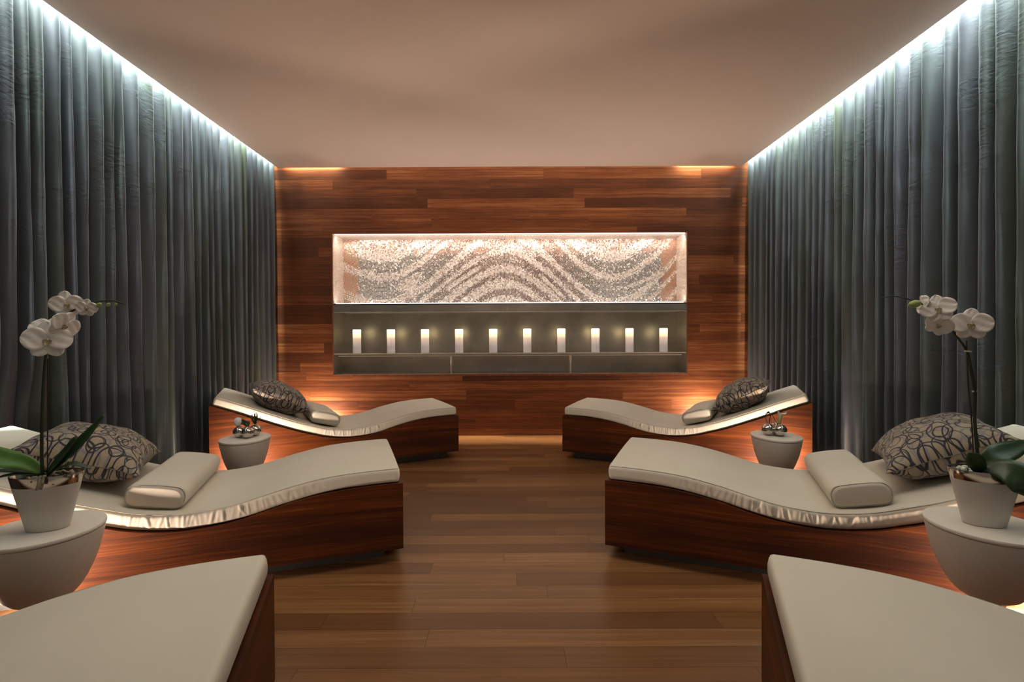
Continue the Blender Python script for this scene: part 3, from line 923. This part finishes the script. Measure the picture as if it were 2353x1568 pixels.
# ------------------------------------------------------------------ orchids
def petal_rows(cx, cz, rx, rz, ang, cup, n=22, curl=0.0, ybase=0.0, sharp=0.0):
    """a rounded petal whose base is at (cx, cz) and which points along ang (radians from +x) in the xz plane, facing -y"""
    rows = []
    for i in range(n + 1):
        t = i/n
        wdt = rx*(math.sin(PI*min(1, t**.92))**.48 if 0 < t < 1 else 0.0) + .0006
        row = []
        for j in range(9):
            s = -1 + j/4
            l = 2*rz*t; w = wdt*s
            x = cx + l*math.cos(ang) - w*math.sin(ang); z = cz + l*math.sin(ang) + w*math.cos(ang)
            y = ybase - cup*(s*s)*.55*wdt/max(rx, 1e-6) - curl*math.sin(PI*t)*.6 + .0016*math.sin(7*s + 9*t)
            row.append((x, y, z))
        rows.append(row)
    return rows
def make_flower(name, Rf, loc, rot, parent, open_=1.0):
    b = MB()
    b.grid(petal_rows(0, 0, Rf*.39, Rf*.50, R(92), -.10*Rf, ybase=.012*Rf))
    b.grid(petal_rows(0, 0, Rf*.38, Rf*.46, R(-56), -.10*Rf, ybase=.012*Rf))
    b.grid(petal_rows(0, 0, Rf*.38, Rf*.46, R(-124), -.10*Rf, ybase=.012*Rf))
    b.grid(petal_rows(-Rf*.02, 0, Rf*.58, Rf*.52*open_, R(10), .10*Rf, curl=.10*Rf, ybase=-.05*Rf))
    b.grid(petal_rows(Rf*.02, 0, Rf*.58, Rf*.52*open_, R(170), .10*Rf, curl=.10*Rf, ybase=-.05*Rf))
    o = b.build(name, M['petal'], parent, angle=180, weld=False)
    sol = o.modifiers.new('thickness', 'SOLIDIFY'); sol.thickness = 0.0007
    o.location = loc; o.rotation_euler = rot
    b = MB()
    b.grid(petal_rows(0, -Rf*.02, Rf*.10, Rf*.14, R(-90), .10*Rf, ybase=-.12*Rf))
    b.grid(petal_rows(0, 0, Rf*.07, Rf*.10, R(-20), .06*Rf, ybase=-.12*Rf)); b.grid(petal_rows(0, 0, Rf*.07, Rf*.10, R(200), .06*Rf, ybase=-.12*Rf))
    rows = []
    for i in range(7):
        th = PI*i/6
        rows.append([(Rf*.055*math.sin(th)*math.cos(a), -.13*Rf + Rf*.055*math.sin(th)*math.sin(a), Rf*.02 + Rf*.07*math.cos(th)) for a in np.linspace(0, 2*PI, 10, endpoint=False)])
    b.grid(rows, False, True)
    b.build('lip', M['lip'], o, angle=180, weld=False)
    return o
def make_bud(loc, r, rot, parent):
    b = MB(); pr = [(r*math.sin(PI*i/10)*(1 - .15*i/10), r*1.35*(-math.cos(PI*i/10))) for i in range(11)]
    b.lathe(pr, 16); o = b.build('bud', M['bud'], parent, angle=180); o.location = loc; o.rotation_euler = rot
def make_leaf(ctrl, widths, mat, parent, face=(0, -.35, 1), fold=.25):
    pts = [Vector(p) for p in spline_pts(ctrl, 22)]; face = Vector(face).normalized(); rows = []
    n = len(pts); xs = list(np.linspace(0, 1, len(widths)))
    for i, p in enumerate(pts):
        t = (pts[min(i+1, n-1)] - pts[max(i-1, 0)]).normalized()
        side = t.cross(face).normalized(); nr = side.cross(t).normalized()
        w = catmull(xs, widths, i/(n-1))
        rows.append([tuple(p + side*(w*s) + nr*(abs(s)*w*fold)) for s in (-1, -.6, -.25, 0, .25, .6, 1)])
    b = MB(); b.grid(rows)
    o = b.build('leaf', mat, parent, angle=180)
    sol = o.modifiers.new('thickness', 'SOLIDIFY'); sol.thickness = 0.0022
    return o
def make_pot(parent, rot):
    H = .200
    ex, ey = 1.0, .66
    def rad(z): return .064 + (.109 - .064)*(z/H)
    b = MB()
    b.lathe([(.0, .0), (rad(0) - .004, .0), (rad(0), .003), (rad(.08), .08), (rad(.164), .164), (rad(.164) - .004, .166)], 72, ex=ex, ey=ey, rot=rot)
    b.build('pot', M['pot'], parent, angle=50)
    b = MB()
    b.lathe([(rad(.1645) - .0003, .1645), (rad(H), H), (rad(H) - .001, H + .002), (rad(H) - .0045, H + .002), (rad(H) - .0055, H), (rad(.15) - .006, .15)], 72, ex=ex, ey=ey, rot=rot)
    b.build('rim_band', M['band'], parent, angle=50)
    b = MB(); b.lathe([(.0, .170), (.06, .171), (rad(.168) - .007, .168)], 48, ex=ex, ey=ey, rot=rot)
    o = b.build('soil', M['soil'], parent, angle=180)

# --- left orchid
P0 = Vector((-1.697, 1.795, TZ))
root = empty('potted_orchid', P0); settle(root)
tag(root, 'white orchid with one arching stem and strap leaves in an oval pot, left table', 'potted plant', 'potted white orchids on the near side tables')
make_pot(root, R(17))
def rel(P0, x, y, z): return (x - P0.x, y - P0.y, z - P0.z)
b = MB()
stem_l = [rel(P0, *p) for p in [(-1.700, 1.785, .60), (-1.701, 1.78, .68), (-1.697, 1.78, .85), (-1.690, 1.785, 1.02), (-1.675, 1.79, 1.12), (-1.625, 1.795, 1.20), (-1.57, 1.795, 1.235), (-1.50, 1.79, 1.255), (-1.44, 1.785, 1.258), (-1.396, 1.78, 1.247)]]
sp = spline_pts(stem_l, 60)
b.tube(sp, [.0058*(1 - .65*i/59) for i in range(60)], 8)
b.build('stem', M['stem'], root, angle=180)
b = MB()
b.tube([rel(P0, -1.696, 1.795, .60), rel(P0, -1.6885, 1.795, 1.05)], .0022, 6)
b.build('stake', M['dark_stalk'], root)
b = MB(); b.tube([rel(P0, -1.700, 1.79, 1.085), rel(P0, -1.682, 1.79, 1.087)], .0022, 6); b.build('tie', M['piping'], root)
b = MB(); b.tube([rel(P0, -1.708, 1.785, .742), rel(P0, -1.69, 1.785, .745)], .0035, 6)
b.build('tie', M['piping'], root)
FR = R(40)
for nm, (x, y, z), rf, rot in [
        ('flower', (-1.674, 1.745, 1.116), .086, (R(-8), R(0), FR)),
        ('flower', (-1.668, 1.790, 1.150), .074, (R(-30), R(14), FR - R(18))),
        ('flower', (-1.612, 1.775, 1.170), .068, (R(18), R(28), FR + R(48))),
        ('flower', (-1.603, 1.785, 1.245), .062, (R(6), R(-6), FR + R(10))),
        ('flower', (-1.531, 1.765, 1.232), .041, (R(4), R(5), FR - R(4)))]:
    make_flower(nm, rf*.80, rel(P0, x*y/1.78, y, 1.13 + (z - 1.13)*y/1.78), rot, root)
for (x, z, r) in [(-1.486, 1.243, .0085), (-1.453, 1.244, .0070), (-1.425, 1.245, .005)]:
    make_bud(rel(P0, x, 1.78, z), r, (R(10), R(60), 0), root)
def L(ctrl, w, mat, **kw): make_leaf([rel(P0, *p) for p in ctrl], w, mat, root, **kw)
L([(-1.705, 1.79, .635), (-1.76, 1.775, .675), (-1.84, 1.755, .700), (-1.93, 1.735, .745)], [.012, .026, .036, .018], M['leaf_light'], face=(0.1, -.8, .7))
L([(-1.69, 1.79, .63), (-1.63, 1.80, .69), (-1.56, 1.81, .765), (-1.505, 1.82, .840)], [.014, .024, .027, .004], M['leaf'], face=(-.5, -.8, .3))
L([(-1.69, 1.79, .63), (-1.645, 1.80, .69), (-1.60, 1.80, .745), (-1.585, 1.79, .765)], [.014, .022, .016, .003], M['leaf'], face=(-.5, -.8, .3))
L([(-1.685, 1.785, .635), (-1.63, 1.77, .655), (-1.57, 1.76, .675), (-1.50, 1.75, .660)], [.010, .016, .012, .002], M['leaf'])
L([(-1.71, 1.785, .635), (-1.77, 1.77, .648), (-1.85, 1.76, .650), (-1.92, 1.76, .640)], [.008, .013, .010, .003], M['leaf'])
L([(-1.71, 1.78, .63), (-1.76, 1.76, .640), (-1.81, 1.745, .635), (-1.835, 1.74, .622)], [.006, .009, .007, .001], M['leaf'])
rg = random.Random(8)
b = MB()
for k in range(26):
    a = rg.uniform(0, 2*PI); q = rg.uniform(.1, .95)
    x, y = .084*q*math.cos(a), .066*q*math.sin(a); xr = x*math.cos(R(17)) - y*math.sin(R(17)); yr = x*math.sin(R(17)) + y*math.cos(R(17))
    pts = [(xr + rg.uniform(-.022, .022), yr + rg.uniform(-.016, .016), .174 + rg.uniform(0, .028)) for _ in range(4)]
    b.tube(spline_pts(pts, 9), [.0015 + .0055*math.sin(PI*i/8)*rg.uniform(.6, 1) for i in range(9)], 6)
for px_, py_ in ((.045, -.062), (.052, -.055)):
    b.tube(spline_pts([(px_ - .03, py_ + .03, .19), (px_, py_ - .012, .21), (px_ + .006, py_ - .025, .186), (px_ + .004, py_ - .03, .168)], 10), .0045, 6)
o = b.build('moss', M['moss'], root, angle=180); o['kind'] = 'stuff'

# --- right orchid
P1 = Vector((1.721, 1.795, TZ))
root = empty('potted_orchid', P1); settle(root)
tag(root, 'white orchid with broad rounded leaves and pale gravel in an oval pot, right table', 'potted plant', 'potted white orchids on the near side tables')
make_pot(root, R(-17))
b = MB()
stem_r = [rel(P1, *p) for p in [(1.690, 1.785, .60), (1.683, 1.78, .66), (1.670, 1.78, .80), (1.668, 1.78, .92), (1.655, 1.782, 1.00), (1.642, 1.785, 1.066), (1.60, 1.79, 1.13), (1.555, 1.785, 1.19), (1.50, 1.785, 1.225), (1.44, 1.785, 1.248), (1.38, 1.785, 1.262), (1.33, 1.785, 1.255)]]
sp = spline_pts(stem_r, 66)
b.tube(sp, [.0060*(1 - .7*i/65) for i in range(66)], 8)
b.build('stem', M['stem'], root, angle=180)
b = MB(); b.tube(spline_pts([rel(P1, 1.680, 1.79, .60), rel(P1, 1.668, 1.79, .80), rel(P1, 1.652, 1.788, .95), rel(P1, 1.645, 1.788, 1.10)], 20), .0024, 6)
b.build('stake', M['dark_stalk'], root)
b = MB(); b.tube([rel(P1, 1.632, 1.78, 1.063), rel(P1, 1.655, 1.78, 1.06)], .0036, 6); b.build('tie', M['piping'], root)
b = MB(); b.tube([rel(P1, 1.66, 1.78, .917), rel(P1, 1.676, 1.78, .917)], .0036, 6)
b.build('tie', M['piping'], root)
FRr = R(-42)
for (x, y, z), rf, rot in [
        ((1.654, 1.745, 1.158), .074, (R(-6), R(2), FRr)),
        ((1.536, 1.750, 1.215), .066, (R(-10), R(-12), FRr - R(8))),
        ((1.538, 1.780, 1.158), .056, (R(22), R(28), FRr + R(22))),
        ((1.483, 1.800, 1.228), .052, (R(0), R(-30), FRr - R(60)))]:
    make_flower('flower', rf*.80, rel(P1, x*y/1.78, y, 1.13 + (z - 1.13)*y/1.78), rot, root)
make_bud(rel(P1, 1.447, 1.775, 1.233), .015, (R(15), R(75), 0), root)
def L(ctrl, w, mat, **kw): make_leaf([rel(P1, *p) for p in ctrl], w, mat, root, **kw)
L([(1.685, 1.775, .625), (1.665, 1.765, .655), (1.640, 1.76, .685), (1.628, 1.76, .700)], [.014, .025, .025, .004], M['leaf'], face=(-.5, -.85, .2))
L([(1.69, 1.775, .650), (1.735, 1.77, .685), (1.80, 1.78, .705), (1.88, 1.80, .725)], [.020, .036, .034, .014], M['leaf'], face=(-.35, -.8, .7), fold=.15)
L([(1.69, 1.765, .650), (1.715, 1.70, .650), (1.742, 1.665, .615), (1.765, 1.665, .565)], [.020, .044, .052, .008], M['leaf'], face=(-.5, -.8, .55), fold=.12)
L([(1.70, 1.78, .64), (1.75, 1.79, .66), (1.79, 1.80, .665), (1.83, 1.81, .65)], [.014, .024, .022, .004], M['leaf'], face=(-.3, -.5, .8))
L([(1.75, 1.79, .655), (1.80, 1.79, .660), (1.84, 1.79, .652), (1.87, 1.79, .640)], [.008, .012, .010, .001], M['leaf_light'])
b = MB()
for k in range(46):
    a = rg.uniform(0, 2*PI); q = math.sqrt(rg.uniform(.0, .85))
    x, y = .084*q*math.cos(a), .066*q*math.sin(a); rr_ = R(-17)
    cx, cy = x*math.cos(rr_) - y*math.sin(rr_), x*math.sin(rr_) + y*math.cos(rr_)
    s = rg.uniform(.007, .013); cz = .177 + rg.uniform(0, .014) + (.010 if cx < -.02 else 0)
    rows = []
    for i in range(5):
        th = PI*i/4
        rows.append([(cx + s*math.sin(th)*math.cos(a2)*rg.uniform(.8, 1.2), cy + s*math.sin(th)*math.sin(a2)*rg.uniform(.8, 1.2), cz + s*.9*math.cos(th)) for a2 in np.linspace(0, 2*PI, 7, endpoint=False)])
    b.grid(rows, False, True)
o = b.build('gravel', M['stone'], root, smooth=False, weld=False); o['kind'] = 'stuff'

# ------------------------------------------------------------------ chrome bud vases with cut flowers
def globe(parent, x, y, r):
    b = MB(); pr = [(.0, .0005)]
    for i in range(1, 19):
        th = PI*i/20.0; pr.append((r*math.sin(th), r - r*.96*math.cos(th) - r*.03))
    rt, zt = pr[-1]; pr += [(rt*.92, zt + .0015), (rt*.8, zt - .001), (.0, zt - .006)]
    b.lathe(pr, 40, x, y)
    return b.build('globe', M['chrome'], parent, angle=70)
V0 = Vector((-1.842, 3.395, TZ))
root = empty('bud_vase', V0); settle(root)
tag(root, 'chrome vase of three joined globes on the far left side table', 'vase', 'chrome globe vases on the far side tables')
globe(root, -.032, -.012, .041); globe(root, .034, -.028, .041); globe(root, .046, .048, .041)
V1 = Vector((1.790, 3.375, TZ))
root = empty('bud_vase', V1); settle(root)
tag(root, 'chrome vase of joined globes on the far right side table', 'vase', 'chrome globe vases on the far side tables')
globe(root, -.034, .010, .042); globe(root, .030, -.024, .043); globe(root, .040, .056, .040)

# white bloom
o = empty('white_bloom', V0 + Vector((-.040, -.014, .083))); settle(o)
tag(o, 'round white bloom on the left globe of the far left vase', 'flower')
b = MB()
for k in range(9):
    a0 = k*2.4; rr = .024 + .0015*k/3
    rows = []
    for i in range(7):
        th = .15 + (PI*.80)*i/6
        rows.append([(rr*math.sin(th)*math.cos(a0 + s), rr*math.sin(th)*math.sin(a0 + s), .026 + rr*1.15*math.cos(th)) for s in np.linspace(-.95, .95, 8)])
    b.grid(rows)
b.build('petals', M['petal'], o, angle=180, weld=False)
b = MB(); b.tube([(0, 0, -.012), (0, 0, .008)], .004, 8); b.build('stem', M['leaf'], o)
# dark foliage and grass tuft
o = empty('foliage_sprig', V0 + Vector((.0, -.005, .075))); settle(o)
tag(o, 'dark green rounded leaves between the globes of the far left vase', 'foliage')
for ctrl, w in (([(0.02, 0, .0), (.005, -.01, .028), (-.018, -.012, .034), (-.035, -.01, .02)], [.006, .016, .016, .003]), ([(0.02, 0, .0), (.03, -.012, .022), (.028, -.02, .026), (.04, -.03, .012)], [.006, .014, .014, .003])):
    make_leaf(ctrl, w, M['leaf'], o, face=(0, -1, .3))
o = empty('grass_tuft', V0 + Vector((.046, .048, .078))); settle(o)
tag(o, 'spiky upright green grass tuft in the right globe of the far left vase', 'foliage')
for k in range(9):
    a = k*2.4; s = .004 + .0018*k; hgt = .085 - .003*k
    make_leaf([(0, 0, 0), (s*math.cos(a), s*math.sin(a), hgt*.35), (1.6*s*math.cos(a), 1.6*s*math.sin(a), hgt*.7), (2.0*s*math.cos(a), 2.0*s*math.sin(a), hgt)], [.003, .0042, .0035, .0006], M['leaf'], o, face=(math.cos(a), math.sin(a), 0))
o = empty('curved_twig', V0 + Vector((.036, .040, .076))); settle(o)
tag(o, 'thin brown twig arching left from the far left vase', 'twig')
b = MB(); b.tube(spline_pts([(0, 0, 0), (-.004, .0, .03), (-.022, .0, .052), (-.045, .0, .056)], 14), .0014, 6); b.build('twig_stem', M['dark_stalk'], o)
# calla lily
o = empty('calla_lily', V1 + Vector((.026, -.022, .084))); settle(o)
tag(o, 'white calla lily standing in the right globe of the far right vase', 'flower')
rows = []
for i in range(15):
    t = i/14; z = -.008 + .088*t; r_ = .0065 + .006*t + .013*max(0, t - .55)**1.5*2.2
    row = []
    for k in range(21):
        a = k/20*2*PI*1.02
        flare = max(0, t - .6)/.4
        row.append((r_*math.cos(a) + .020*flare*flare*(math.cos(a) > 0)*math.cos(a) + .010*t, r_*math.sin(a), z + flare*(.010*math.cos(a*2) - .012*max(0, math.cos(a)))))
    rows.append(row)
b = MB(); b.grid(rows)
s_ = b.build('spathe', M['calla'] if 'calla' in M else M['petal'], o, angle=180)
m, nt, bs = new_mat('calla_spathe'); nb = NB(nt); tc = nb.n('ShaderNodeTexCoord')
nb.link(nb.ramp(nb.math('DIVIDE', nb.sep(tc.outputs['Object'])[2], .08), [(.05, (.20, .34, .08)), (.5, (.52, .62, .36)), (.85, (.80, .80, .70))]), bs.inputs['Base Color']); bs.inputs['Roughness'].default_value = .45
s_.data.materials.clear(); s_.data.materials.append(m)
b = MB(); b.tube([(.004, 0, .01), (.010, 0, .062)], .003, 8); b.build('spadix', M['lip'], o)
# looped dark leaves
o = empty('looped_leaf', V1 + Vector((-.034, .008, .074))); settle(o)
tag(o, 'glossy dark leaf looped above the left globe of the far right vase', 'foliage')
make_leaf([(0, 0, 0), (-.022, -.004, .040), (-.018, -.006, .078), (.004, -.004, .082), (.010, 0, .045), (.004, 0, .0)], [.003, .006, .007, .007, .006, .003], M['glossdark'] if 'glossdark' in M else M['dark_stalk'], o, face=(1, -.5, 0))
make_leaf([(.004, 0, 0), (.010, -.004, .045), (.020, -.006, .070), (.036, -.008, .045), (.052, -.010, .005)], [.003, .006, .006, .006, .003], M['dark_stalk'], o, face=(1, -.5, .3))
